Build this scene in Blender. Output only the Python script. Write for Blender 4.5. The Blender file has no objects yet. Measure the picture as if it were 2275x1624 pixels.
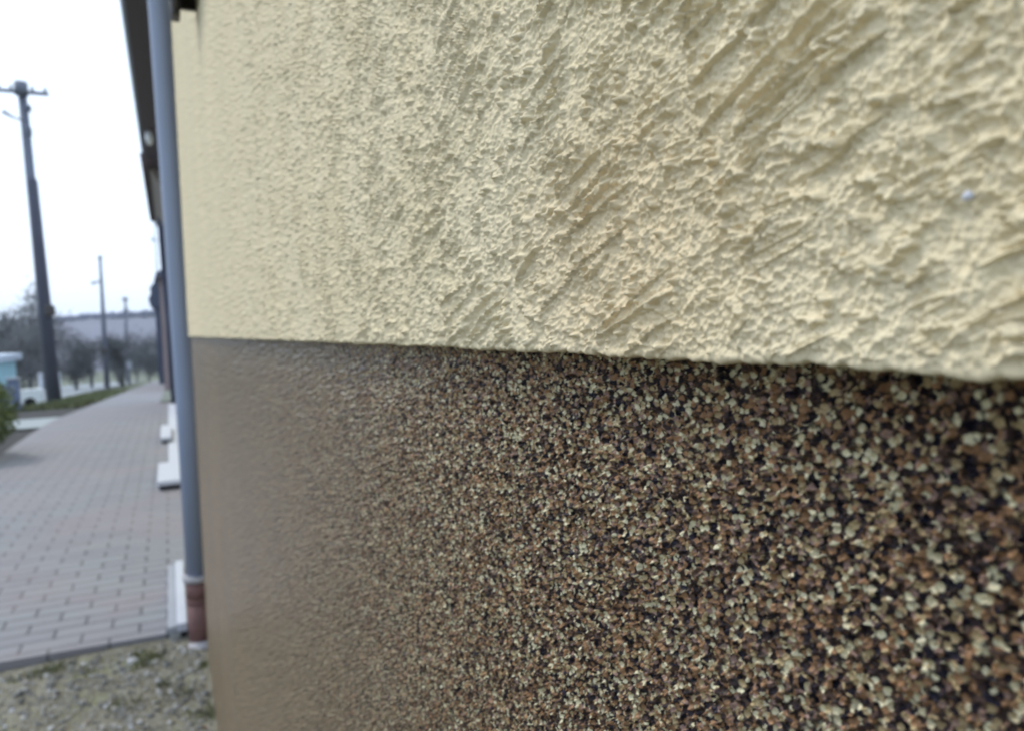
import bpy, math, random
import numpy as np
from mathutils import Vector, Matrix
R = math.radians
C = bpy.context.scene
COL = C.collection

# ------------------------------------------------------------------ camera
EYE = 1.15
f, cx, cy = 1640.0, 1137.5, 812.0
def nrm(v): return v / np.linalg.norm(v)
yc = nrm(np.array([373 - cx, cy - 746, -f]))
ra = .031
zc = nrm(np.array([-ra, 1, (-ra * yc[0] + yc[1]) / (-yc[2])]))
xc = np.cross(yc, zc)
cd = bpy.data.cameras.new('camera'); cam = bpy.data.objects.new('camera', cd); COL.objects.link(cam)
m = np.eye(4); m[:3, :3] = np.array([xc, yc, zc]); m[2, 3] = EYE
cam.matrix_world = Matrix(m.tolist())
cd.sensor_width = 36; cd.lens = 36 * f / 2275
cd.clip_start = .005; cd.clip_end = 3000
cd.dof.use_dof = True; cd.dof.focus_distance = .142; cd.dof.aperture_fstop = 25
C.camera = cam
C.cycles.filter_width = 2.1

# ------------------------------------------------------------------ sky, sun, exposure (bright overcast)
SUN_EL, SUN_AZ = 52, -38          # azimuth from +Y towards +X
w = bpy.data.worlds.new('World'); C.world = w; w.use_nodes = True
nt = w.node_tree; bg = nt.nodes['Background']
sky = nt.nodes.new('ShaderNodeTexSky'); sky.sky_type = 'NISHITA'; sky.sun_disc = False
sky.sun_elevation = R(SUN_EL); sky.sun_rotation = R(SUN_AZ); sky.dust_density = 4; sky.air_density = 1.2
mix = nt.nodes.new('ShaderNodeMix'); mix.data_type = 'RGBA'; mix.inputs[0].default_value = .82
mix.inputs[7].default_value = (8.3, 9.8, 12.0, 1)
nt.links.new(sky.outputs[0], mix.inputs[6]); nt.links.new(mix.outputs[2], bg.inputs[0])
bg.inputs[1].default_value = .12
sd = bpy.data.lights.new('sun', 'SUN'); sun = bpy.data.objects.new('sun', sd); COL.objects.link(sun)
sd.energy = 1.5; sd.angle = R(14); sd.color = (1, .96, .88)
d = Vector((math.sin(R(SUN_AZ)) * math.cos(R(SUN_EL)), math.cos(R(SUN_AZ)) * math.cos(R(SUN_EL)), math.sin(R(SUN_EL))))
sun.rotation_euler = d.to_track_quat('Z', 'Y').to_euler()
C.view_settings.view_transform = 'Standard'; C.view_settings.look = 'None'
C.view_settings.exposure = 0.33; C.view_settings.gamma = 1

# ------------------------------------------------------------------ helpers
def tag(o, label=None, cat=None, group=None, kind=None):
    if label: o['label'] = label
    if cat: o['category'] = cat
    if group: o['group'] = group
    if kind: o['kind'] = kind
    return o
def empty(name, loc=(0, 0, 0)):
    o = bpy.data.objects.new(name, None); COL.objects.link(o); o.location = loc; o.empty_display_size = .2
    return o
class MB:
    def __init__(s): s.v = []; s.f = []; s.sm = []
    def add(s, vs, fs, smooth=False):
        n = len(s.v); s.v += [tuple(v) for v in vs]; s.f += [tuple(i + n for i in q) for q in fs]; s.sm += [smooth] * len(fs)
        return s
    def box(s, x0, x1, y0, y1, z0, z1, bev=0):
        if bev:
            b = bev; P = []
            for (z, k) in ((z0, b), (z0 + b, 0), (z1 - b, 0), (z1, b)):
                P += [(x0 + k, y0 + b, z), (x0 + b, y0 + k, z), (x1 - b, y0 + k, z), (x1 - k, y0 + b, z), (x1 - k, y1 - b, z), (x1 - b, y1 - k, z), (x0 + b, y1 - k, z), (x0 + k, y1 - b, z)]
            F = [tuple(reversed(range(8))), tuple(range(24, 32))]
            for r in range(3):
                for i in range(8):
                    j = (i + 1) % 8; F.append((r * 8 + i, r * 8 + j, r * 8 + 8 + j, r * 8 + 8 + i))
            return s.add(P, F)
        P = [(x0, y0, z0), (x1, y0, z0), (x1, y1, z0), (x0, y1, z0), (x0, y0, z1), (x1, y0, z1), (x1, y1, z1), (x0, y1, z1)]
        return s.add(P, [(3, 2, 1, 0), (4, 5, 6, 7), (0, 1, 5, 4), (1, 2, 6, 5), (2, 3, 7, 6), (3, 0, 4, 7)])
    def tube(s, pts, rad, n=12, cap=True):
        P = []; F = []
        pts = [Vector(p) for p in pts]
        if not isinstance(rad, (list, tuple)): rad = [rad] * len(pts)
        for i, p in enumerate(pts):
            t = (pts[min(i + 1, len(pts) - 1)] - pts[max(i - 1, 0)]).normalized()
            a = Vector((0, 1, 0)) if abs(t.y) < .9 else Vector((1, 0, 0))
            u = t.cross(a).normalized(); v = t.cross(u)
            for k in range(n):
                th = 2 * math.pi * k / n; P.append(p + (u * math.cos(th) + v * math.sin(th)) * rad[i])
        for i in range(len(pts) - 1):
            for k in range(n):
                j = (k + 1) % n; F.append((i * n + k, i * n + j, (i + 1) * n + j, (i + 1) * n + k))
        s.add(P, F, True)
        if cap:
            b = len(s.v) - len(P)
            s.f += [tuple(b + k for k in reversed(range(n))), tuple(b + (len(pts) - 1) * n + k for k in range(n))]; s.sm += [False, False]
        return s
    def prism(s, prof, y0, y1):        # profile (x,z) extruded along y
        n = len(prof); P = [(x, y0, z) for x, z in prof] + [(x, y1, z) for x, z in prof]
        F = [tuple(range(n)), tuple(reversed(range(n, 2 * n)))] + [(i, i + n, (i + 1) % n + n, (i + 1) % n) for i in range(n)]
        return s.add(P, F)
    def build(s, name, mat, parent=None):
        me = bpy.data.meshes.new(name); me.from_pydata(s.v, [], s.f); me.polygons.foreach_set('use_smooth', s.sm); me.materials.append(mat); me.update()
        o = bpy.data.objects.new(name, me); COL.objects.link(o)
        if parent: o.parent = parent; o.matrix_parent_inverse = Matrix.Translation(parent.location).inverted()
        return o
def grid_mesh(name, X, Y, Z, mat, parent=None, flip=False):
    """arrays of shape (nu, nv) -> smooth quad mesh"""
    nu, nv = X.shape
    co = np.stack([X, Y, Z], -1).reshape(-1, 3).astype(np.float32)
    i = np.arange(nu - 1)[:, None] * nv + np.arange(nv - 1)[None, :]
    q = np.stack([i, i + 1, i + nv + 1, i + nv], -1).reshape(-1, 4)
    if flip: q = q[:, ::-1]
    me = bpy.data.meshes.new(name); nf = len(q)
    me.vertices.add(len(co)); me.vertices.foreach_set('co', co.ravel())
    me.loops.add(nf * 4); me.loops.foreach_set('vertex_index', q.ravel().astype(np.int32))
    me.polygons.add(nf); me.polygons.foreach_set('loop_start', (np.arange(nf) * 4).astype(np.int32))
    me.polygons.foreach_set('use_smooth', np.ones(nf, dtype=bool))
    me.update(calc_edges=True); me.validate(); me.materials.append(mat)
    o = bpy.data.objects.new(name, me); COL.objects.link(o)
    if parent: o.parent = parent; o.matrix_parent_inverse = Matrix.Translation(parent.location).inverted()
    return o

class NT:
    """tiny node-graph helper"""
    def __init__(s, name, rough=.8):
        s.m = bpy.data.materials.new(name); s.m.use_nodes = True; s.t = s.m.node_tree
        s.b = s.t.nodes['Principled BSDF']; s.out = s.t.nodes['Material Output']; s.b.inputs['Roughness'].default_value = rough
        s.co = s.n('ShaderNodeTexCoord').outputs['Object']
    def n(s, k, **kw):
        n = s.t.nodes.new(k)
        for a, v in kw.items(): setattr(n, a, v)
        return n
    def put(s, sock, v):
        if isinstance(v, bpy.types.NodeSocket): s.t.links.new(v, sock)
        elif v is not None: sock.default_value = v
    def math(s, op, a, b=None, c=None, clamp=False):
        n = s.n('ShaderNodeMath', operation=op, use_clamp=clamp)
        for i, v in enumerate((a, b, c)): s.put(n.inputs[i], v)
        return n.outputs[0]
    def vmath(s, op, a, b=None, scale=None):
        n = s.n('ShaderNodeVectorMath', operation=op); s.put(n.inputs[0], a)
        if b is not None: s.put(n.inputs[1], b)
        if scale is not None: s.put(n.inputs['Scale'], scale)
        return n.outputs[0]
    def noise(s, scale, detail=2, vec=None, rough=.5, col=False, dist=0):
        n = s.n('ShaderNodeTexNoise'); s.put(n.inputs['Vector'], vec or s.co); n.inputs['Scale'].default_value = scale
        n.inputs['Detail'].default_value = detail; n.inputs['Roughness'].default_value = rough; n.inputs['Distortion'].default_value = dist
        return n.outputs['Color' if col else 'Fac']
    def vor(s, scale, vec=None, feature='F1', rnd=1):
        n = s.n('ShaderNodeTexVoronoi', feature=feature); s.put(n.inputs['Vector'], vec or s.co); n.inputs['Scale'].default_value = scale
        n.inputs['Randomness'].default_value = rnd
        return n
    def mapr(s, v, a, b, c=0., d=1., smooth=True):
        n = s.n('ShaderNodeMapRange', interpolation_type='SMOOTHSTEP' if smooth else 'LINEAR'); s.put(n.inputs[0], v)
        for i, q in enumerate((a, b, c, d)): n.inputs[i + 1].default_value = q
        return n.outputs[0]
    def mapping(s, vec, rot=(0, 0, 0), scale=(1, 1, 1), loc=(0, 0, 0)):
        n = s.n('ShaderNodeMapping'); s.put(n.inputs[0], vec); n.inputs['Location'].default_value = loc
        n.inputs['Rotation'].default_value = rot; n.inputs['Scale'].default_value = scale
        return n.outputs[0]
    def ramp(s, v, stops, const=False):
        n = s.n('ShaderNodeValToRGB'); s.put(n.inputs[0], v); r = n.color_ramp
        if const: r.interpolation = 'CONSTANT'
        while len(r.elements) < len(stops): r.elements.new(.5)
        for e, (p, c) in zip(r.elements, stops): e.position = p; e.color = (*c, 1)
        return n.outputs[0]
    def mix(s, fac, a, b, mode='MIX'):
        n = s.n('ShaderNodeMix', data_type='RGBA', blend_type=mode)
        s.put(n.inputs[0], fac)
        for i, v in ((6, a), (7, b)): s.put(n.inputs[i], (*v, 1) if isinstance(v, tuple) else v)
        return n.outputs[2]
    def color(s, v): s.put(s.b.inputs['Base Color'], (*v, 1) if isinstance(v, tuple) else v); return s
    def bump(s, h, dist=.01, strength=1):
        n = s.n('ShaderNodeBump'); n.inputs['Distance'].default_value = dist; n.inputs['Strength'].default_value = strength
        s.put(n.inputs['Height'], h); s.put(s.b.inputs['Normal'], n.outputs[0]); return s
    def disp(s, h, both=True):
        n = s.n('ShaderNodeDisplacement'); n.inputs['Midlevel'].default_value = 0; n.inputs['Scale'].default_value = 1
        s.put(n.inputs['Height'], h); s.t.links.new(n.outputs[0], s.out.inputs['Displacement'])
        s.m.displacement_method = 'BOTH' if both else 'DISPLACEMENT'; return s
def simple(name, col, rough=.7, var=.15, scale=6, bump=0, metal=0):
    k = NT(name, rough); v = k.noise(scale, 4, rough=.6)
    k.color(k.mix(v, tuple(c * (1 - var) for c in col), tuple(min(1, c * (1 + var)) for c in col)))
    k.b.inputs['Metallic'].default_value = metal
    if bump: k.bump(k.noise(scale * 8, 4), bump)
    return k.m

# ------------------------------------------------------------------ materials: render and stone plaster
def mat_stucco():
    k = NT('yellow_render', .97); k.b.inputs['Specular IOR Level'].default_value = .08
    warp = k.vmath('SCALE', k.vmath('SUBTRACT', k.noise(55, 2, col=True), (.5, .5, .5)), scale=.0026)
    p = k.vmath('ADD', k.co, warp)
    # trowel drag direction: rising towards the near end of the wall
    pr = k.mapping(p, rot=(R(21), 0, 0))
    pg = k.mapping(pr, scale=(40, 38, 330))
    def scratch(rot, sc, loc, w_, lo, hi, mscale):
        v = k.mapping(k.mapping(p, rot=(R(rot), 0, 0)), scale=sc, loc=loc)
        a = k.math('ABSOLUTE', k.math('SUBTRACT', k.noise(1, 1, vec=v, rough=.4), .5))
        mk = k.mapr(k.noise(mscale, 1.5, vec=k.mapping(k.co, loc=loc)), lo, hi)
        return k.math('MULTIPLY', k.mapr(a, w_, 0), mk)
    g1 = scratch(22, (30, 17, 290), (0, 0, 0), .032, .47, .55, 30)
    g2 = scratch(31, (60, 45, 300), (3, 7, 1), .034, .56, .63, 90)
    g3 = scratch(14, (60, 60, 330), (5, 2, 8), .038, .55, .62, 110)
    pits = k.mapr(k.noise(320, 2.5, vec=k.mapping(p, rot=(R(20), 0, 0), scale=(1, .7, 1.15))), .405, .31)
    pit2 = k.mapr(k.noise(560, 1.5), .38, .24)
    lump = k.noise(250, 3.5, vec=p, rough=.62)
    def beads(sc, amt):
        q = k.vmath('ADD', k.co, k.vmath('SCALE', k.noise(sc * .6, 1, col=True), scale=.9 / sc))
        dd = k.vor(sc, vec=q).outputs['Distance']
        return k.math('MULTIPLY', k.math('SUBTRACT', .5, k.math('POWER', dd, 2.0)), amt)
    patch = k.mapr(k.noise(75, 2), .36, .6, .6, 1.2)
    h = k.math('MULTIPLY', lump, .0019)
    h = k.math('ADD', h, k.math('MULTIPLY', k.noise(80, 2), .0016))
    h = k.math('ADD', h, k.math('MULTIPLY', beads(980, .00085), patch))
    h = k.math('ADD', h, beads(1900, .00018))
    cut = None
    for a, q in ((g1, .0012), (g2, .0008), (g3, .0005), (pits, .0012), (pit2, .0007)):
        a = k.math('MULTIPLY', a, q); cut = a if cut is None else k.math('MAXIMUM', cut, a)
    h = k.math('SUBTRACT', h, cut)
    # flat towards the trowelled lower edge
    zz = k.n('ShaderNodeSeparateXYZ'); k.put(zz.inputs[0], k.co)
    h = k.math('SUBTRACT', h, .0018)
    h = k.math('MULTIPLY', h, k.mapr(zz.outputs[2], 1.1440, 1.1462, .12, 1))
    k.disp(h, both=False)
    tone = k.mapr(k.noise(26, 4, rough=.6), .35, .65)
    c = k.mix(tone, (.655, .56, .37), (.685, .595, .41))
    nn = k.n('ShaderNodeVectorMath', operation='LENGTH')
    k.put(nn.inputs[0], k.vmath('MULTIPLY', k.vmath('SUBTRACT', k.co, (.067, .104, 1.163)), (0, 1, 1.5)))
    warmspot = k.math('MULTIPLY', k.mapr(nn.outputs['Value'], .055, .006), .45)
    c = k.mix(warmspot, c, (.64, .475, .285))
    grain = k.vor(1000).outputs['Color']; sp = k.n('ShaderNodeSeparateColor'); k.put(sp.inputs[0], grain)
    c = k.mix(k.mapr(sp.outputs[0], 0, 1, 0, .5), c, k.mix(sp.outputs[1], (.57, .49, .345), (.73, .63, .43)))
    blot = k.mapr(k.noise(2.6, 4, rough=.6, vec=k.mapping(k.co, scale=(1, 1, .5))), .35, .65)
    c = k.mix(k.math('MULTIPLY', blot, .16), c, (.46, .41, .29))
    k.color(c)
    return k.m
def mat_plinth():
    k = NT('stone_plaster', .34)
    p = k.vmath('ADD', k.co, k.vmath('SCALE', k.noise(650, 1, col=True), scale=.00025))
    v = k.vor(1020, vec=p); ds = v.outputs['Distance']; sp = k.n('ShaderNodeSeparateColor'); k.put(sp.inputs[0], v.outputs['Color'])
    clump = k.math('MULTIPLY', k.math('SUBTRACT', k.noise(280, 2), .5), .7)
    t = k.math('ADD', sp.outputs[0], clump)
    base = k.ramp(t, [(0, (.004, .004, .010)), (.19, (.014, .012, .022)), (.29, (.085, .052, .038)), (.36, (.25, .14, .07)),
                      (.50, (.34, .19, .095)), (.61, (.27, .175, .14)), (.70, (.42, .32, .17)), (.85, (.66, .60, .40))], True)
    base = k.mix(k.mapr(sp.outputs[1], 0, 1, 0, .3), base, (.17, .10, .06))
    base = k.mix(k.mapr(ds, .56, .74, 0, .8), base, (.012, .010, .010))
    zs = k.n('ShaderNodeSeparateXYZ'); k.put(zs.inputs[0], k.co)
    splash = k.math('MULTIPLY', k.mapr(k.math('ADD', zs.outputs[2], k.math('MULTIPLY', k.noise(3, 4), .5)), .95, .25), .32)
    base = k.mix(splash, base, (.155, .125, .075))
    blot = k.math('MULTIPLY', k.mapr(k.noise(3.3, 4, rough=.6, vec=k.mapping(k.co, scale=(1, 1, .4))), .4, .65), .18)
    base = k.mix(blot, base, (.10, .09, .08))
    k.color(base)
    dome = k.math('SUBTRACT', 1, k.math('POWER', k.math('MULTIPLY', ds, 1.45), 2.2))
    h = k.math('MULTIPLY', k.math('MAXIMUM', dome, -.45), .00090)
    h = k.math('ADD', h, k.math('MULTIPLY', sp.outputs[2], .0007))
    h = k.math('ADD', h, k.math('MULTIPLY', k.noise(170, 1), .0008))
    h = k.math('SUBTRACT', h, .0016)
    k.disp(h, both=False)
    k.b.inputs['Specular IOR Level'].default_value = .14
    return k.m
M = {}
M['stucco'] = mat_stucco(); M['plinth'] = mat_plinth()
M['stucco_plain'] = simple('render_plain', (.60, .53, .36), .9, .08, 8, .004)
M['roof_tile'] = simple('dark_roof', (.07, .05, .05), .8, .3, 3, .01)
M['pipe'] = simple('grey_blue_metal', (.24, .285, .39), .42, .06, 3)
M['rust'] = simple('red_brown_cast_pipe', (.17, .085, .08), .65, .35, 25, .003)
M['mortar'] = simple('pale_mortar', (.42, .41, .43), .9, .25, 30, .006)
M['zinc'] = simple('zinc_sheet', (.26, .29, .33), .5, .1, 6)
M['dark_metal'] = simple('dark_brown_metal', (.045, .04, .038), .5, .2, 6)
M['white_wood'] = simple('white_frame', (.75, .75, .74), .5, .04, 5)
g = NT('window_glass', .05); g.color((.03, .035, .04)); M['glass'] = g.m
M['white_slab'] = simple('white_painted_slab', (.47, .50, .56), .7, .08, 9, .003)
M['grey_slab'] = simple('grey_slab', (.30, .32, .36), .8, .12, 9, .003)
M['concrete'] = simple('concrete', (.27, .28, .27), .9, .2, 8, .004)
M['gap_shade'] = simple('recess_shade_paint', (.02, .02, .025), .9, .2, 8)  # near-black colour standing in for shade in gaps and openings
M['soffit'] = simple('dark_plum_boards', (.055, .042, .055), .7, .2, 4)
M['gutter'] = simple('grey_gutter', (.13, .15, .17), .5, .12, 4)
M['brown_wall'] = simple('brown_render', (.20, .17, .14), .9, .15, 2)
M['pink_wall'] = simple('pinkish_render', (.24, .19, .19), .9, .15, .8)
M['navy_wall'] = simple('dark_navy_boards', (.032, .045, .085), .8, .2, .8)
M['pole'] = simple('weathered_pole', (.12, .135, .18), .85, .25, 2, .004)
M['pole_dark'] = simple('dark_pole_stub', (.075, .08, .115), .85, .25, 2, .004)
M['steel'] = simple('grey_steel', (.12, .14, .18), .6, .15, 4)
M['porcelain'] = simple('porcelain', (.30, .36, .38), .3, .05, 4)
M['teal'] = simple('turquoise_paint', (.33, .58, .66), .7, .06, 2)
M['pale_roof'] = simple('pale_sheet_roof', (.48, .56, .66), .6, .05, 2)
M['blue_grey'] = simple('blue_grey_render', (.15, .19, .30), .85, .12, 2)
M['slate_blue'] = simple('slate_blue_boards', (.075, .115, .19), .8, .15, 3)
M['white'] = simple('white_paint', (.72, .75, .78), .6, .05, 4)
M['bark'] = simple('grey_bark', (.10, .105, .10), .95, .25, 5, .01)
M['twig'] = simple('bare_twigs', (.125, .13, .135), .95, .3, .9)
M['twig_dark'] = simple('dark_bare_twigs', (.075, .085, .09), .95, .3, .9)
M['wood_far'] = simple('far_wood', (.08, .10, .165), .95, .25, .05)

def M_pavers():
    k = NT('concrete_pavers', .85)
    b = k.n('ShaderNodeTexBrick'); k.put(b.inputs[0], k.mapping(k.co, loc=(.06, .015, 0)))
    b.inputs['Color1'].default_value = (.195, .193, .215, 1); b.inputs['Color2'].default_value = (.225, .235, .25, 1)
    b.inputs['Mortar'].default_value = (.055, .055, .065, 1); b.inputs['Scale'].default_value = 1
    b.inputs['Mortar Size'].default_value = .0055; b.inputs['Mortar Smooth'].default_value = .25
    b.inputs['Brick Width'].default_value = .2; b.inputs['Row Height'].default_value = .1; b.inputs['Bias'].default_value = 0
    pat = k.mapr(k.noise(1.3, 3), .42, .6)
    c = k.mix(k.math('MULTIPLY', pat, .30), b.outputs[0], (.255, .20, .215))
    c = k.mix(k.mapr(k.noise(14, 5, rough=.7), .3, .7, 0, .5), c, k.mix(.5, c, (.245, .265, .28)))
    k.color(c); k.bump(k.math('ADD', k.math('MULTIPLY', b.outputs['Fac'], -1), k.math('MULTIPLY', k.noise(220, 3), .2)), .004)
    return k.m
M['pavers'] = M_pavers()
def M_ground():
    k = NT('village_ground', .95)
    c = k.ramp(k.noise(.9, 6, rough=.65), [(.3, (.075, .075, .06)), (.45, (.13, .13, .12)), (.55, (.10, .135, .06)), (.7, (.15, .18, .09))])
    k.color(c); k.bump(k.noise(12, 5, rough=.7), .03); return k.m
def M_gravel():
    k = NT('gravel_earth', .95)
    c = k.ramp(k.noise(9, 6, rough=.7), [(.3, (.07, .065, .04)), (.5, (.17, .16, .11)), (.68, (.27, .26, .20))])
    g = k.mapr(k.noise(4.5, 4, rough=.7), .53, .66, 0, .6)
    c = k.mix(g, c, (.15, .165, .06))
    v = k.vor(75); sp = k.n('ShaderNodeSeparateColor'); k.put(sp.inputs[0], v.outputs['Color'])
    c = k.mix(k.mapr(v.outputs['Distance'], .5, .3, 0, .6), c, k.mix(sp.outputs[0], (.13, .13, .13), (.36, .36, .35)))
    k.color(c)
    h = k.math('ADD', k.math('MULTIPLY', k.math('SUBTRACT', 1, v.outputs['Distance']), .6), k.noise(30, 5, rough=.7))
    k.bump(h, .012); return k.m
def M_stones():
    k = NT('loose_stones', .9)
    i = k.n('ShaderNodeAttribute', attribute_name='tint'); v = i.outputs['Fac']
    c = k.ramp(v, [(0, (.06, .065, .07)), (.25, (.13, .135, .14)), (.5, (.24, .24, .22)), (.8, (.33, .33, .31)), (.97, (.55, .56, .58)), (.99, (.30, .16, .10))])
    k.color(k.mix(k.mapr(k.noise(180, 3), .3, .7, 0, .35), c, (.15, .14, .12))); return k.m
M['ground'] = M_ground(); M['gravel'] = M_gravel(); M['stone'] = M_stones()
M['grass'] = simple('weedy_grass', (.065, .085, .045), .9, .35, 3, .02)
M['grass_dull'] = simple('worn_grass', (.14, .16, .13), .95, .3, 2, .02)
M['soil'] = simple('dark_soil', (.035, .035, .035), .95, .3, 5, .02)
M['drive'] = simple('pale_concrete_drive', (.29, .33, .34), .9, .1, 3, .003)
M['road'] = simple('pale_worn_asphalt', (.25, .28, .30), .9, .12, 1)
M['field'] = simple('bare_hill_field', (.12, .125, .165), .95, .25, .02)
def M_leaf(name, a, b):
    k = NT(name, .6); i = k.n('ShaderNodeAttribute', attribute_name='tint'); k.color(k.mix(i.outputs['Fac'], a, b)); return k.m
M['leaf'] = M_leaf('shrub_leaves', (.022, .035, .012), (.15, .20, .035))
M['blade'] = M_leaf('weed_blades', (.05, .075, .025), (.19, .20, .075))
M['deadleaf'] = simple('dead_leaf', (.22, .08, .04), .8, .3, 30)

# ------------------------------------------------------------------ ground
def gz(y): return 0.0 if y < 10 else (-.0475 * (y - 12) if y > 14 else -.0475 * (y - 10) ** 2 / 8)
def ter(x, y):
    z = gz(min(y, 110))
    if y > 110:
        t = min((y - 110) / 150, 1); t = t * t * (3 - 2 * t); z = z + t * (4.67 - 6.5)
    return z
rng = np.random.default_rng(7); random.seed(7)
ys = np.r_[-600, -200, -60, -10, 0, np.linspace(3.13, 3.13, 1), np.linspace(4, 30, 40), np.linspace(32, 120, 45), np.linspace(130, 320, 20), 600, 1500]
xs = np.r_[-1500, -500, -200, -100, -60, np.linspace(-40, 20, 61), 60, 200, 1500]
Yg, Xg = np.meshgrid(ys, xs, indexing='ij')
Zg = np.vectorize(ter)(Xg, Yg) - .07 + .02 * np.sin(Xg * 1.7) * np.cos(Yg * .9)
o = grid_mesh('ground', Xg, Yg, Zg - .02, M['ground'], flip=True); tag(o, 'bare earth and thin grass ground around the village path', 'ground', kind='structure')

# gravel yard before the paving
ys = np.linspace(-1.2, 3.13, 240); xs = np.linspace(-2.6, .9, 200)
Yg, Xg = np.meshgrid(ys, xs, indexing='ij')
def fbm(X, Y, s, seed):
    r = np.random.default_rng(seed); Z = np.zeros_like(X)
    for o_ in range(5):
        for _ in range(5):
            a = r.uniform(0, 2 * math.pi); fr = s * 1.9 ** o_ * r.uniform(.7, 1.3)
            Z += np.sin((X * math.cos(a) + Y * math.sin(a)) * fr + r.uniform(0, 6)) / (5 * 1.6 ** o_)
    return Z
Zg = -.024 + .009 * fbm(Xg, Yg, 6, 3)
gravel = grid_mesh('gravel_yard', Xg, Yg, Zg, M['gravel'], flip=True); tag(gravel, 'rough gravelly earth with pebbles below the edge of the paving', 'gravel', kind='structure')
def scatter(name, mat, n, fn, parent=None):
    """fn(i) -> verts (k,3), faces, tint"""
    V = []; F = []; T = []
    for i in range(n):
        v, fs, t = fn(i); b = len(V); V += [tuple(q) for q in v]; F += [tuple(j + b for j in q) for q in fs]; T += [t] * len(v)
    me = bpy.data.meshes.new(name); me.from_pydata(V, [], F); me.materials.append(mat)
    at = me.attributes.new('tint', 'FLOAT', 'POINT'); at.data.foreach_set('value', T)
    o = bpy.data.objects.new(name, me); COL.objects.link(o)
    if parent: o.parent = parent; o.matrix_parent_inverse = Matrix.Translation(parent.location).inverted()
    return o
import bmesh
_b = bmesh.new(); bmesh.ops.create_icosphere(_b, subdivisions=1, radius=1); ICO = np.array([v.co[:] for v in _b.verts]); ICOF = [tuple(v.index for v in q.verts) for q in _b.faces]; _b.free()
def rotm(r):
    q = r.normal(size=4); q /= np.linalg.norm(q); a, b, c, d_ = q
    return np.array([[1 - 2 * (c * c + d_ * d_), 2 * (b * c - a * d_), 2 * (b * d_ + a * c)], [2 * (b * c + a * d_), 1 - 2 * (b * b + d_ * d_), 2 * (c * d_ - a * b)], [2 * (b * d_ - a * c), 2 * (c * d_ + a * b), 1 - 2 * (b * b + c * c)]])
def gh(x, y): return -.024 + .009 * float(fbm(np.array([x]), np.array([y]), 6, 3)[0])
def stone(i):
    s = .0035 + .009 * rng.random() ** 3 + (.014 * rng.random() if i % 22 == 0 else 0)
    x = rng.uniform(-1.25, .06); y = rng.uniform(1.75, 3.09)
    v = ICO * (1 + rng.uniform(-.25, .25, (len(ICO), 1))) * np.array([1, rng.uniform(.6, 1), rng.uniform(.45, .8)]) * s
    a = rng.uniform(0, 6.28); c_, s_ = math.cos(a), math.sin(a); v = v @ np.array([[c_, -s_, 0], [s_, c_, 0], [0, 0, 1]]).T
    v += np.array([x, y, gh(x, y) + s * .18]); return v, ICOF, float(rng.random())
tag(scatter('loose_stones', M['stone'], 5200, stone), 'grey pebbles and chips strewn over the gravelly earth', 'pebbles', kind='stuff')
# weeds
clumps = [(-.12, 2.93, .05, 34), (-.16, 2.9, .03, 14), (.0, 2.62, .05, 30), (.045, 2.45, .06, 46), (.03, 2.25, .05, 30), (-.2, 2.62, .06, 24), (-.45, 3.06, .06, 26), (-.52, 3.02, .05, 22), (-.15, 3.0, .05, 40), (-.1, 2.96, .04, 30), (-.42, 3.04, .05, 30), (.05, 2.8, .03, 16), (-.08, 2.72, .03, 14), (-.6, 2.7, .07, 18), (-.32, 2.95, .05, 16)]
cl = [c_ for c_ in clumps for _ in range(c_[3] * 2)]
def blade(i):
    x, y, r, _ = cl[i]; x += rng.normal() * r * .5; y += rng.normal() * r * .5; x = min(x, .062)
    h = rng.uniform(.008, .026); a = rng.uniform(0, 6.28); wv = np.array([math.cos(a), math.sin(a), 0]) * rng.uniform(.0012, .0035)
    ln = np.array([rng.normal() * .5 * h, rng.normal() * .5 * h, h]); p = np.array([x, y, gh(x, y) - .001])
    return [p - wv, p + wv, p + wv * .8 + ln * .6, p + ln + np.array([0, 0, -.2 * h]), p - wv * .8 + ln * .6], [(0, 1, 2, 3, 4)], float(rng.random())
tag(scatter('weeds', M['blade'], len(cl), blade), 'thin yellow green weeds and moss in the gravel by the wall', 'weeds', kind='stuff')
lf = MB()
V = [(0, -.016, 0), (.008, -.008, .003), (.009, .004, .004), (0, .017, .001), (-.009, .004, .004), (-.008, -.008, .003)]
lf.add(V, [(0, 1, 2, 3), (0, 3, 4, 5)]); lf.add([(x, y, z - .001) for x, y, z in V], [(3, 2, 1, 0), (5, 4, 3, 0)])
o = lf.build('dead_leaf', M['deadleaf']); o.location = (.048, 2.36, -.035); o.rotation_euler = (.2, .5, .8); o.scale = (1.5, 1.5, 1.5)
tag(o, 'small red brown dead leaf lying on gravel at the wall foot', 'leaf')

# ------------------------------------------------------------------ paved footpath
def strip(name, x0, x1, y0, y1, mat, dz, label, cat, nx=2, step=1.0, skew=0, sides=0):
    n = max(2, int((y1 - y0) / step) + 1); yy = np.linspace(y0, y1, n); xx = np.linspace(x0, x1, nx)
    Yg, Xg = np.meshgrid(yy, xx, indexing='ij'); Zg = np.vectorize(gz)(Yg) + dz
    o = grid_mesh(name, Xg, Yg, Zg, mat, flip=True)
    tag(o, label, cat, kind='structure'); return o
pm = MB()
yy = [3.165] + list(np.linspace(3.6, 92, 110)); XL, XR = -1.6, .11
for a, b in zip(yy[:-1], yy[1:]):
    za, zb = gz(a), gz(b)
    ya = [a, a]
    if a < 3.2: ya = [3.178, 3.112]
    P = [(XL, ya[0], za), (XR, ya[1], za), (XR, b, zb), (XL, b, zb)]
    pm.add(P + [(p[0], p[1], p[2] - .08) for p in P], [(0, 1, 2, 3), (0, 3, 7, 4), (1, 5, 6, 2)] + ([(0, 4, 5, 1)] if a < 3.2 else []))
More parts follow.
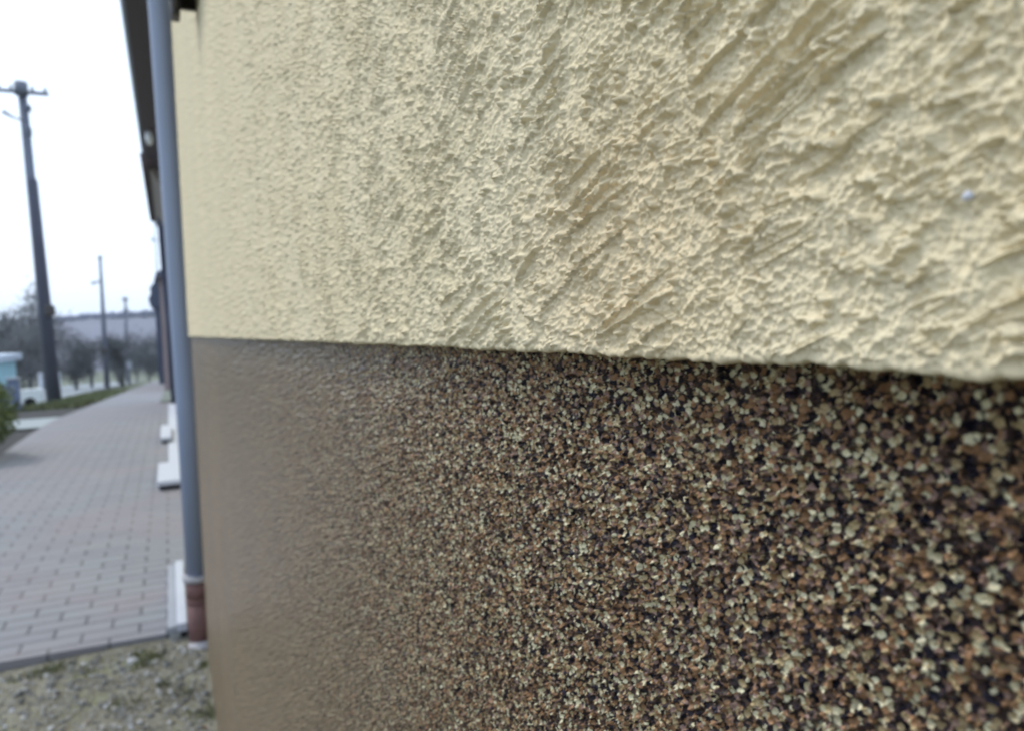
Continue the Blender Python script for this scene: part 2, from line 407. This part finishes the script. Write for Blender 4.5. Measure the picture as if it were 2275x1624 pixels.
o = pm.build('footpath', M['pavers']); tag(o, 'grey pinkish block paved footpath running along the houses', 'footpath', kind='structure')
strip('wall_apron', -.055, .16, 6.5, 15.8, M['white_slab'], .012, 'pale concrete strip along the foot of the next houses', 'paving')
strip('driveway', -9, -1.602, 11.6, 13.7, M['drive'], -.004, 'pale concrete driveway crossing the verge to the footpath', 'driveway')
strip('soil_bed', -4.5, -1.602, 8.6, 11.55, M['soil'], -.03, 'dark soil bed beside the paved footpath', 'soil', step=.4)
strip('grass_verge', -3.0, -1.602, 19.2, 60, M['grass'], -.02, 'green grass verge between road and footpath', 'grass', nx=8)
strip('soil_verge', -4.5, -1.602, 13.75, 20.2, M['soil'], -.012, 'dark earthy verge at the foot of the near utility pole', 'soil', nx=3)
strip('road', -9.5, -3.35, 24.9, 110, M['road'], -.012, 'pale worn village road left of the utility poles', 'road')
strip('grass_patch', -.22, .4, 17, 29.5, M['grass_dull'], .02, 'small patch of grass beside the houses on the right of the path', 'grass')
def tufts(i):
    x = rng.uniform(-2.9, -1.7); y = rng.uniform(17.5, 36) ; h = rng.uniform(.04, .16); a = rng.uniform(0, 6.28); wv = np.array([math.cos(a), math.sin(a), 0]) * .03
    p = np.array([x, y, gz(y) - .03]); ln = np.array([rng.normal() * .05, rng.normal() * .05, h])
    return [p - wv, p + wv, p + ln], [(0, 1, 2)], float(rng.random())
tag(scatter('verge_grass', M['blade'], 5000, tufts), 'rough green grass tufts on the verge behind the near pole', 'grass', kind='stuff')

# hill far behind
ys = np.r_[np.linspace(120, 330, 40), 400, 700]; xs = np.linspace(-400, 300, 120)
Yg, Xg = np.meshgrid(ys, xs, indexing='ij')
rise = np.clip((Yg - 130) / 170, 0, 1); rise = rise ** 1.3
top = np.interp(Xg, [-400, -120, -51, -24, -3, 80, 300], [4, 5.5, 6.3, 8.2, 8.9, 10, 12]) + .25 * np.sin(Xg * .21) + .2 * np.sin(Xg * .5)
Zg = -7.2 + rise * (top + 7.2) + .4 * np.sin(Xg * .13 + Yg * .07) * rise * (1 - rise) * 4
o = grid_mesh('hill', Xg, Yg, Zg, M['field'], flip=True); tag(o, 'low grey lilac hillside field behind the village', 'hill', kind='structure')
def wood(i):
    x = rng.uniform(-150, 120); y = rng.uniform(292, 306)
    zt = float(np.interp(x, [-400, -120, -51, -24, -3, 80, 300], [4, 5.5, 6.3, 8.2, 8.9, 10, 12])); s = rng.uniform(.8, 1.3)
    v = ICO * (1 + rng.uniform(-.3, .3, (len(ICO), 1))) * np.array([s * 1.3, s, s]); v += np.array([x, y, zt + .3]); return v, ICOF, float(rng.random())
tag(scatter('ridge_wood', M['wood_far'], 900, wood), 'blue grey strip of far woodland along the hill crest', 'woodland', kind='stuff')

def wood2(i):
    y = rng.uniform(215, 300); x = rng.uniform(-150, -.135 * y); rs = max((y - 130) / 170, 0) ** 1.3
    zt = float(np.interp(x, [-400, -120, -51, -24, -3, 80, 300], [4, 5.5, 6.3, 8.2, 8.9, 10, 12])); s = rng.uniform(.7, 1.5)
    v = ICO * (1 + rng.uniform(-.35, .35, (len(ICO), 1))) * np.array([s * 1.2, s, s]); v += np.array([x, y, -7.2 + rs * (zt + 7.2) + .3]); return v, ICOF, float(rng.random())
tag(scatter('hillside_wood', simple('leafless_hill_wood', (.085, .09, .10), .95, .45, .12), 3800, wood2), 'grey leafless woodland covering the left part of the hillside', 'woodland', kind='stuff')

# ------------------------------------------------------------------ the near house: render above, stone plaster below
YC = 2.9; WX = .067; ZJ = 1.1441
house = empty('house', (4, -1, 0)); tag(house, 'yellow rough rendered house with speckled brown stone plaster base, close at the right', 'house')
xi = np.arange(0, 1905, 1.9)
yf = 1 / (1 / .036 + (1 / YC - 1 / .036) * np.linspace(0, 1, 960))
yf = np.r_[-6, -3, -1.2, -.5, -.2, np.linspace(-.06, .0355, 75), yf[:-1], YC]
ext = .022 + .88 * np.abs(yf)
N = 640
jit = .00012 * np.sin(yf * 210 + 1) + .00010 * np.sin(yf * 530) + .00018 * np.sin(yf * 97 + 2) + .00012 * np.sin(yf * 1100 + .5) + .00008 * np.sin(yf * 2300) + np.interp(yf, [-1, .042, .06, .1, .2, 3], [-.0003, -.0003, -.0001, .0002, .0006, .0004])
def fan(y, e, z0, z1, sgn):
    s = np.linspace(0, 1, N) ** 1.0
    lim = abs(z1 - z0); e = min(e, lim * .97)
    a = s * e; b = e + (lim - e) * np.linspace(0, 1, 9)[1:] ** 2
    return z0 + sgn * np.r_[a, b]
Zs = []; Xs = []
for y, e, j in zip(yf, ext, jit):
    z = fan(y, e, ZJ + j + .0008, 3.72, 1)
    Zs.append(np.r_[ZJ + j + .0006, ZJ + j + .0001, ZJ + j, ZJ + j + .00012, ZJ + j + .0004, z])
    x = np.full(len(z), WX); Xs.append(np.r_[WX + .014, WX + .004, WX + .0009, WX + .0003, WX + .00005, x])
Zs = np.array(Zs); Xs = np.array(Xs); Ys = np.repeat(yf[:, None], Zs.shape[1], 1)
grid_mesh('render_wall', Xs, Ys, Zs, M['stucco'], house, flip=True)
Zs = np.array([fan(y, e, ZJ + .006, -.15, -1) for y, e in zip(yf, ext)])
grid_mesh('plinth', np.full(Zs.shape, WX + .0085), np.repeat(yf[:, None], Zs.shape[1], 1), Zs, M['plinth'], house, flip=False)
b = MB(); b.box(WX + .016, 8, -6, YC - .001, -.15, 3.72); b.build('wall_core', M['stucco_plain'], house)
# return wall on the far side of the corner
b = MB(); b.box(WX + .004, WX + .02, YC + .0005, YC + .006, ZJ, 3.72); b.box(WX + .009, WX + .02, YC + .0005, YC + .004, -.15, ZJ - .002); b.build('corner_bead', M['stucco_plain'], house)
b = MB(); b.prism([(-.28, 3.70), (4, 6.2), (8.3, 3.70), (8.3, 3.60), (-.28, 3.60)][::-1], -6.3, YC - .02); b.build('roof', M['roof_tile'], house)
win = MB(); win.box(.055, .12, .22, 1.24, 1.72, 3.0, .008)
wf = win.build('window', M['white_wood'], house); b = MB(); b.box(.05, .06, .30, 1.16, 1.81, 2.92); b.build('pane', M['glass'], wf)
# sheet-metal window sill with a folded drip edge
b = MB(); b.prism([(.12, 1.705), (.040, 1.690), (.034, 1.648), (.0365, 1.648), (.043, 1.684), (.12, 1.699)][::-1], .15, 1.3)
b.box(.044, .11, 1.296, 1.302, 1.664, 1.72); b.box(.030, .043, 1.27, 1.303, 1.644, 1.70, .002)
b.build('window_sill', M['dark_metal'], house)
# downpipe at the corner
dp = MB(); dp.tube([(.056, 3.02, .235), (.053, 3.03, .9), (.046, 3.03, 1.6), (.036, 3.03, 2.3), (.02, 3.03, 3.3), (.0, 3.03, 3.6)], .040, 20)
dpo = dp.build('downpipe', M['pipe'], house)
c_ = MB(); c_.tube([(.056, 3.02, .222), (.056, 3.02, .245)], .052, 20); c_.build('collar', M['mortar'], dpo)
c_ = MB(); c_.tube([(.058, 3.02, -.02), (.057, 3.02, .14)], .043, 20); c_.tube([(.057, 3.02, .14), (.057, 3.02, .155)], .047, 20); c_.tube([(.057, 3.02, .155), (.056, 3.02, .222)], .044, 20); c_.build('cast_pipe', M['rust'], dpo)
c_ = MB(); c_.tube([(.06, 3.0, -.10), (.06, 3.0, -.055), (.058, 3.01, -.035), (.058, 3.015, -.012)], [.066, .064, .056, .045], 20); c_.build('pipe_foot', M['mortar'], dpo)
o = MB(); o = o.add(*(lambda v: (v * np.array([.00035, .0007, .0005]) + np.array([.0655, .0432, 1.1602]), ICOF))(ICO * (1 + rng.uniform(-.25, .25, (12 if len(ICO) == 12 else len(ICO), 1)))), smooth=True).build('paint_fleck', simple('white_blue_paint', (.50, .51, .56), .7, .1, 900), house)

# ------------------------------------------------------------------ houses along the path
def roofed(name, label, x, y0, y1, zb, ze, over, wall, roof, xr=7.5):
    t = empty(name, ((x + xr) / 2, (y0 + y1) / 2, zb)); tag(t, label, 'house')
    b = MB(); b.box(x, xr, y0, y1, zb - .3, ze); w_ = b.build('wall', wall, t)
    return t
h2 = roofed('house', 'house next to the corner with long dark eave, grey gutter and low white doorsteps', .12, 3.4, 11.9, 0, 3.68, .3, M['stucco_plain'], None)
b = MB(); b.prism([(-.17, 3.74), (-.17, 3.80), (3.8, 5.9), (7.8, 3.80), (7.8, 3.74)][::-1], 3.3, 11.9); rf = b.build('roof', M['roof_tile'], h2)
b = MB(); b.box(-.165, .12, 3.3, 11.88, 3.69, 3.738); b.build('soffit', M['soffit'], rf)
b = MB(); th = [math.pi + math.pi * i / 8 for i in range(9)]
b.prism([(-.155 + .055 * math.cos(a) + .0, 3.80 + .06 * math.sin(a)) for a in th] + [(-.155 + .048 * math.cos(a), 3.80 + .052 * math.sin(a)) for a in reversed(th)], 3.25, 11.85)
b.build('gutter', M['gutter'], h2)
b = MB(); b.tube([(-.085, 10.3, 3.69), (-.085, 10.3, 3.6), (-.083, 10.3, 3.52)], [.035, .05, .03], 12); b.build('eave_lamp', M['white'], h2)
def doorstep(label, x0, x1, y0, y1, zt, two=None):
    t = empty('doorstep', ((x0 + x1) / 2, (y0 + y1) / 2, 0)); tag(t, label, 'doorstep', 'doorsteps along the next house')
    b = MB(); b.box(x0, x1, y0, y1, zt - .035, zt, .004); b.build('slab', M['white_slab'], t)
    b = MB(); b.box(x0 + .012, x1 - .004, y0 + .03, y1 - .02, -.06, zt - .036); b.build('base', M['gap_shade'], t)  # solid block; the shade under the slab is put into its colour
    if two:
        b = MB(); b.box(two, x1 - .002, y0 + .004, y1 - .004, zt + .001, zt + .03, .003); b.build('tread', M['white'], t)
    return t
# first one beside the pipe: stepped white block over a grey footing
t = empty('doorstep', (-.03, 3.15, 0)); tag(t, 'nearest white two level step, beside the foot of the downpipe', 'doorstep', 'doorsteps along the next house')
b = MB(); b.box(-.058, -.026, 3.09, 3.95, .006, .032, .003); b.build('slab', M['grey_slab'], t)
b = MB(); b.box(-.0255, .012, 3.09, 3.97, .006, .040, .003); b.build('tread', M['white_slab'], t)
b = MB(); b.box(-.052, -.014, 3.085, 3.9, -.1, .0055, .003); b.build('base', M['concrete'], t)
b = MB(); b.box(-.0135, .010, 3.10, 3.9, -.1, .0055); b.build('slot_shade', M['gap_shade'], t)  # solid filler, coloured near black for the shade between base and pipe
doorstep('second white doorstep from the downpipe with gap shade coloured onto the block under its slab', -.128, .034, 6.05, 6.95, .072)
doorstep('farthest white doorstep, at the end of the next house', -.13, -.02, 8.7, 9.9, .07)

h3 = roofed('house', 'brown walled house second from the corner, under a short dark eave', .10, 12.1, 18.2, -.3, 3.6, .3, M['brown_wall'], None)
b = MB(); b.prism([(-.21, 3.62), (-.235, 3.78), (3.8, 5.9), (7.8, 3.80), (7.8, 3.62)][::-1], 12.0, 17.9); rf = b.build('roof', M['roof_tile'], h3)
b = MB(); b.prism([(-.12, 3.61), (.1, 3.61), (.1, 3.2)][::-1], 12.2, 18.3); b.build('soffit', M['brown_wall'], rf)
b = MB(); b.tube([(.05, 16.35, gz(16.35)), (.035, 16.35, 1.5), (.0, 16.35, 2.6), (-.02, 16.35, 3.6)], .06, 10); b.build('downpipe', M['navy_wall'], h3)
h4 = roofed('house', 'pinkish rendered house, third beyond the corner', -.2, 30, 44, -.9, 3.2, .2, M['pink_wall'], None)
b = MB(); b.prism([(-.26, 3.2), (-.26, 3.3), (3.6, 4.5), (7.6, 3.3), (7.6, 3.2)][::-1], 29.7, 44); b.build('roof', M['roof_tile'], h4)
h5 = roofed('house', 'dark navy far house with bulging overhanging roof edge and thin mast', -.66, 53, 64, -2.0, 4.6, .2, M['navy_wall'], None)
b = MB(); b.prism([(-.66, 2.9), (-.95, 3.15), (-1.02, 3.6), (-.86, 3.8), (-.9, 4.25), (-.68, 4.5), (-.5, 5.2), (0, 5.5), (7.6, 4.6), (7.6, 4.3), (-.5, 3.0)][::-1], 52.8, 64); b.build('roof', M['navy_wall'], h5)
b = MB(); b.tube([(-.42, 53.5, 5.1), (-.40, 53.5, 9.2)], .04, 8); b.tube([(-.65, 53.5, 7.4), (-.2, 53.5, 7.35)], .03, 6); b.tube([(-.6, 53.5, 7.2), (-.6, 53.5, 7.6)], .05, 6); b.build('mast', M['porcelain'], h5)

# ------------------------------------------------------------------ utility poles
def pole(label, base, top, rb, rt, kind):
    base = Vector(base); top = Vector(top); L = top - base
    t = empty('utility_pole', base); tag(t, label, 'utility pole', 'utility poles along the road')
    P = lambda k: base + L * k
    b = MB(); b.tube([base - Vector((0, 0, .3)), P(.5), top], [rb, (rb + rt) / 2, rt], 14); b.build('pole', M['pole'], t)
    return t, P
t, P = pole('tallest, nearest utility pole, dark with a crossarm and thick lower half', (-2.80, 22.4, -.49), (-3.03, 22.4, 7.5), .135, .095, 1)
b = MB(); q = P(0); q2 = P(.71); b.tube([q + Vector((.05, -.02, -.3)), q2 + Vector((.035, -.02, 0)), q2 + Vector((.02, -.02, .12))], [.165, .115, .06], 14); b.build('lower_post', M['pole_dark'], t)
b = MB(); b.box(-3.6, -2.45, 22.33, 22.40, 7.36, 7.44); b.tube([(-3.03, 22.3, 7.3), (-3.03, 22.3, 7.62)], .15, 10); arm = b.build('crossarm', M['steel'], t)
for x in (-3.52, -3.25, -2.80, -2.52):
    b = MB(); b.tube([(x, 22.36, 7.44), (x, 22.36, 7.5), (x, 22.36, 7.56)], [.02, .045, .02], 10); b.build('insulator', M['porcelain'], arm)
b = MB(); b.tube([(-3.0, 22.3, 6.68), (-3.22, 22.3, 6.72), (-3.45, 22.3, 6.86)], [.02, .025, .05], 8); b.build('bracket_arm', M['steel'], t)
b = MB(); b.box(-2.93, -2.86, 22.2, 22.35, 6.3, 6.5, .01); b.build('clamp', M['steel'], t)
b = MB(); b.box(-2.92, -2.84, 22.2, 22.35, 6.9, 7.05, .01); b.build('clamp', M['steel'], t)
b = MB(); b.box(-2.82, -2.60, 22.1, 22.3, 1.74, 2.02, .03); b.build('junction_box', M['dark_metal'], t)
t, P = pole('middle utility pole, slim, with small lamp arm and box lower down', (-3.53, 51.4, -1.87), (-3.49, 51.4, 6.13), .17, .07, 2)
b = MB(); b.tube([(-3.5, 51.3, 4.55), (-3.8, 51.3, 4.5), (-4.02, 51.3, 4.42)], [.05, .06, .10], 8); b.build('lamp_arm', M['steel'], t)
b = MB(); b.box(-3.72, -3.40, 51.1, 51.3, .08, .5, .03); b.build('junction_box', M['dark_metal'], t)
b = MB(); b.box(-3.62, -3.36, 51.3, 51.36, 5.9, 6.0); b.build('crossarm', M['steel'], t)
t, P = pole('smallest, farthest utility pole against the hillside', (-3.6, 78, -3.1), (-3.43, 78, 4.88), .16, .09, 3)
b = MB(); b.box(-3.7, -3.2, 77.7, 77.88, 4.5, 4.75); b.build('crossarm', M['steel'], t)
b = MB(); b.box(-3.6, -3.25, 77.7, 77.86, 3.5, 3.8); b.build('junction_box', M['steel'], t)

# ------------------------------------------------------------------ trees and shrubs
def bare_tree(label, x, y, h, cr, mat, seed, trunk=.12, n=520, dense=1.0, clear=.25, group='bare trees beyond the road'):
    r = np.random.default_rng(seed); z0 = ter(x, y) - .1
    t = empty('bare_tree', (x, y, z0)); tag(t, label, 'tree', group)
    n = int(n * 2.2); b = MB(); limbs = []
    b.tube([(x, y, z0), (x + .05 * h * r.normal() * .3, y, z0 + h * .35), (x, y, z0 + h * .7)], [trunk, trunk * .7, trunk * .25], 9)
    for i in range(12):
        a = r.uniform(0, 6.28); k = r.uniform(clear, .65); s = Vector((x, y, z0 + h * k)); e = s + Vector((math.cos(a) * cr * .8, math.sin(a) * cr * .8, h * r.uniform(.12, .38)))
        mid = (s + e) / 2 + Vector((0, 0, .04 * h)); b.tube([s, mid, e], [trunk * .4, trunk * .25, trunk * .08], 6, False); limbs.append((s, mid, e))
    b.build('trunk', M['bark'], t)
    def tw(i):
        l = limbs[int(r.integers(len(limbs)))]; k = r.uniform(.15, 1.05); p = l[0].lerp(l[2], k) + Vector(r.normal(size=3).tolist()) * cr * .2
        p = np.array(p); p[2] = max(p[2], z0 + h * clear * .7)
        dr = r.normal(size=3); dr[2] = abs(dr[2]) * .8 + .1; dr /= np.linalg.norm(dr); ln = dr * r.uniform(.25, .6) * cr * .5
        sd_ = np.cross(dr, r.normal(size=3)); sd_ /= np.linalg.norm(sd_); wv = sd_ * .011 * h * .35 * dense
        return [p - wv, p + wv, p + ln * .6 + wv * .6, p + ln, p + ln * .5 - wv * .7], [(0, 1, 2, 3, 4)], float(r.random())
    scatter('crown', mat, n, tw, t); return t
bare_tree('round bare tree right of the middle utility pole', -2.75, 52.5, 3.6, 1.15, M['twig_dark'], 11, .16, 900, 1.5, .3)
TR = [(-6.4, 44, 4.2, 1.9, 'twig', 'broad grey bare tree just right of the near pole, behind the light road'),
      (-8.6, 48, 4.6, 2.0, 'twig', 'grey bare tree showing left of the near pole above the white marker post'),
      (-5.0, 50, 3.4, 1.5, 'twig_dark', 'dark low bare tree between the near and middle poles, nearer of the pair'),
      (-4.9, 58, 4.0, 1.5, 'twig', 'bare tree close behind the left side of the middle pole'),
      (-11.5, 50, 4.4, 2.0, 'twig_dark', 'bare tree rising directly over the turquoise shed roof corner'),
      (-13.8, 52, 4.8, 2.0, 'twig', 'bare tree at the left frame edge over the turquoise shed'),
      (-8.2, 62, 7.3, 1.5, 'twig', 'tall thin bare tree whose top crosses the skyline at the near pole'),
      (-11.5, 75, 7.6, 1.8, 'twig', 'faint tall bare tree on the skyline far left of the near pole')]
for i, (x, y, h, cr, mt, lb) in enumerate(TR): bare_tree(lb, x, y, h, cr, M[mt], 20 + i, .11, 850, 1.6, .15)
TR = [(-4.7, 84, 5.2, 1.6, 'second'), (-2.2, 94, 5.6, 1.7, 'in line with the middle of'), (-.6, 96, 5.4, 1.7, 'right of'), (.9, 95, 5.6, 1.6, 'farthest right of'), (-3.6, 98, 4.6, 1.5, 'left of')]
LB = ['dark bare tree just left of the far small pole', 'dark bare tree in line with the end of the footpath', 'dark bare tree touching the left edge of the navy house', 'dark bare tree mostly behind the navy house', 'dark bare tree just right of the far small pole']
for i, (x, y, h, cr, _) in enumerate(TR): bare_tree(LB[i], x, y, h, cr, M['twig_dark'], 40 + i, .12, 900, 2.2, .05, 'dark trees where the footpath ends')
# green shrub at the left edge
sh = empty('shrub', (-1.98, 8.75, 0)); tag(sh, 'green shrub with yellowish top leaves at the left edge beside the path', 'shrub')
b = MB()
for i in range(9):
    a = i * .7; b.tube([(-1.98, 8.75, -.03), (-1.98 + .25 * math.cos(a), 8.75 + .25 * math.sin(a), .35), (-1.98 + .45 * math.cos(a), 8.75 + .45 * math.sin(a), .6)], [.02, .012, .005], 6, False)
b.build('stems', M['bark'], sh)
def leaf(i):
    th = rng.uniform(0, 6.28); ph = math.acos(rng.uniform(-.6, 1)); rr = rng.uniform(.55, 1.03) ** .5 * (1 + .10 * math.sin(3 * th + 2 * ph) + .06 * math.sin(9 * th))
    p = np.array([-1.98 + .58 * rr * math.sin(ph) * math.cos(th), 8.75 + .6 * rr * math.sin(ph) * math.sin(th), .40 + .46 * rr * math.cos(ph)])
    r_ = rotm(rng); s = rng.uniform(.018, .035); L = np.array([[-.35, 0, 0], [0, -.2, .05], [.35, 0, 0], [.0, 1.3, 0]]) * s
    L = np.array([[0, 0, 0], [.45, .5, .1], [0, 1.4, 0], [-.45, .5, .1]]) * s
    return L @ r_.T + p, [(0, 1, 2), (0, 2, 3)], float(np.clip(.15 + .75 * (p[2] / .85) + rng.normal() * .2, 0, 1))
scatter('foliage', M['leaf'], 6500, leaf, sh)

# ------------------------------------------------------------------ things left of the road
s_ = empty('shed', (-6.5, 30, -.86)); tag(s_, 'small turquoise walled shed with pale flat roof edge at the left', 'shed')
b = MB(); b.box(-9.6, -5.08, 28.6, 32, -1.1, .43); b.build('wall', M['teal'], s_)
b = MB(); b.box(-9.9, -4.90, 28.3, 32.3, .45, .68, .02); b.build('roof', M['pale_roof'], s_)
b = MB(); b.box(-9.4, -5.3, 28.56, 28.598, -1.0, -.2); b.build('door', M['slate_blue'], s_)
f_ = empty('gate', (-3.3, 18, -.29)); tag(f_, 'slate blue boarded gate hung between blue grey pillars, left of the near pole', 'gate')
b = MB(); b.box(-4.6, -3.03, 18.02, 18.06, -.25, .26); b.build('board_panel', M['slate_blue'], f_)
for x0, x1, zt in ((-3.02, -2.83, .36), (-3.38, -3.19, .30)):
    b = MB(); b.box(x0, x1, 17.9, 18.15, -.6, zt, .012); p_ = b.build('pillar', M['blue_grey'], f_)
    b = MB(); b.box(x0 - .02, x1 + .02, 17.88, 18.17, zt + .001, zt + .035, .006); b.build('cap', M['grey_slab'], p_)
def marker(label, x, y, w_, h):
    t = empty('marker_post', (x, y, gz(y))); tag(t, label, 'post', 'white posts by the road')
    b = MB(); b.tube([(x, y, gz(y) - .1), (x, y, gz(y) + h)], w_ / 2, 12); b.build('shaft', M['white_slab'], t)
    b = MB(); b.tube([(x, y, gz(y) + h), (x, y, gz(y) + h + .05), (x, y, gz(y) + h + .09)], [w_ * .62, w_ * .62, .02], 12); b.build('cap', M['white_slab'], t)
marker('whitish post just left of the near utility pole', -3.52, 26, .12, .75)
marker('whitish post just right of the near utility pole', -3.07, 26, .13, .75)
t = empty('culvert_head', (-3.6, 24.3, gz(24.3))); tag(t, 'low white painted culvert block with dark opening, left of the near pole foot', 'culvert')
z = gz(24.3); b = MB(); th = [math.pi * i / 10 for i in range(11)]
prof = [(-3.90, z - .02), (-3.90, z + .28), (-3.86, z + .36), (-3.34, z + .39), (-3.27, z + .33), (-3.27, z - .02), (-3.42, z - .02)] + [(-3.57 + .15 * math.cos(a), z + .02 + .13 * math.sin(a)) for a in th] + [(-3.72, z - .02)]
b.prism(prof[::-1], 24.2, 24.5); b.build('head_wall', M['white'], t)
b = MB(); b.tube([(-3.57, 24.35, z), (-3.57, 25.4, z)], .14, 14); b.build('pipe_mouth', M['gap_shade'], t)  # capped tube; the shade inside the opening is painted as its colour
t = empty('road_sign', (-2.9, 66, gz(66))); tag(t, 'small white sign on a thin post beyond the middle pole', 'sign')
b = MB(); b.tube([(-2.9, 66, gz(66) - .1), (-2.9, 66, gz(66) + 1.9)], .04, 8); b.build('post', M['steel'], t)
b = MB(); b.box(-3.1, -2.72, 65.93, 65.96, gz(66) + 1.2, gz(66) + 1.85, .01); b.build('panel', M['white_slab'], t)

# ------------------------------------------------------------------ overcast air
hm = bpy.data.materials.new('haze_air'); hm.use_nodes = True; ht = hm.node_tree
for n_ in list(ht.nodes):
    if n_.type != 'OUTPUT_MATERIAL': ht.nodes.remove(n_)
pv = ht.nodes.new('ShaderNodeVolumePrincipled'); pv.inputs['Color'].default_value = (.82, .88, .97, 1); pv.inputs['Density'].default_value = .0008; pv.inputs['Anisotropy'].default_value = .2
ht.links.new(pv.outputs[0], ht.nodes['Material Output'].inputs['Volume'])
b = MB(); b.box(-620, 420, -40, 720, -75, 25); o = b.build('haze', hm); tag(o, 'thin pale haze over the village and hillside', 'haze', kind='stuff')
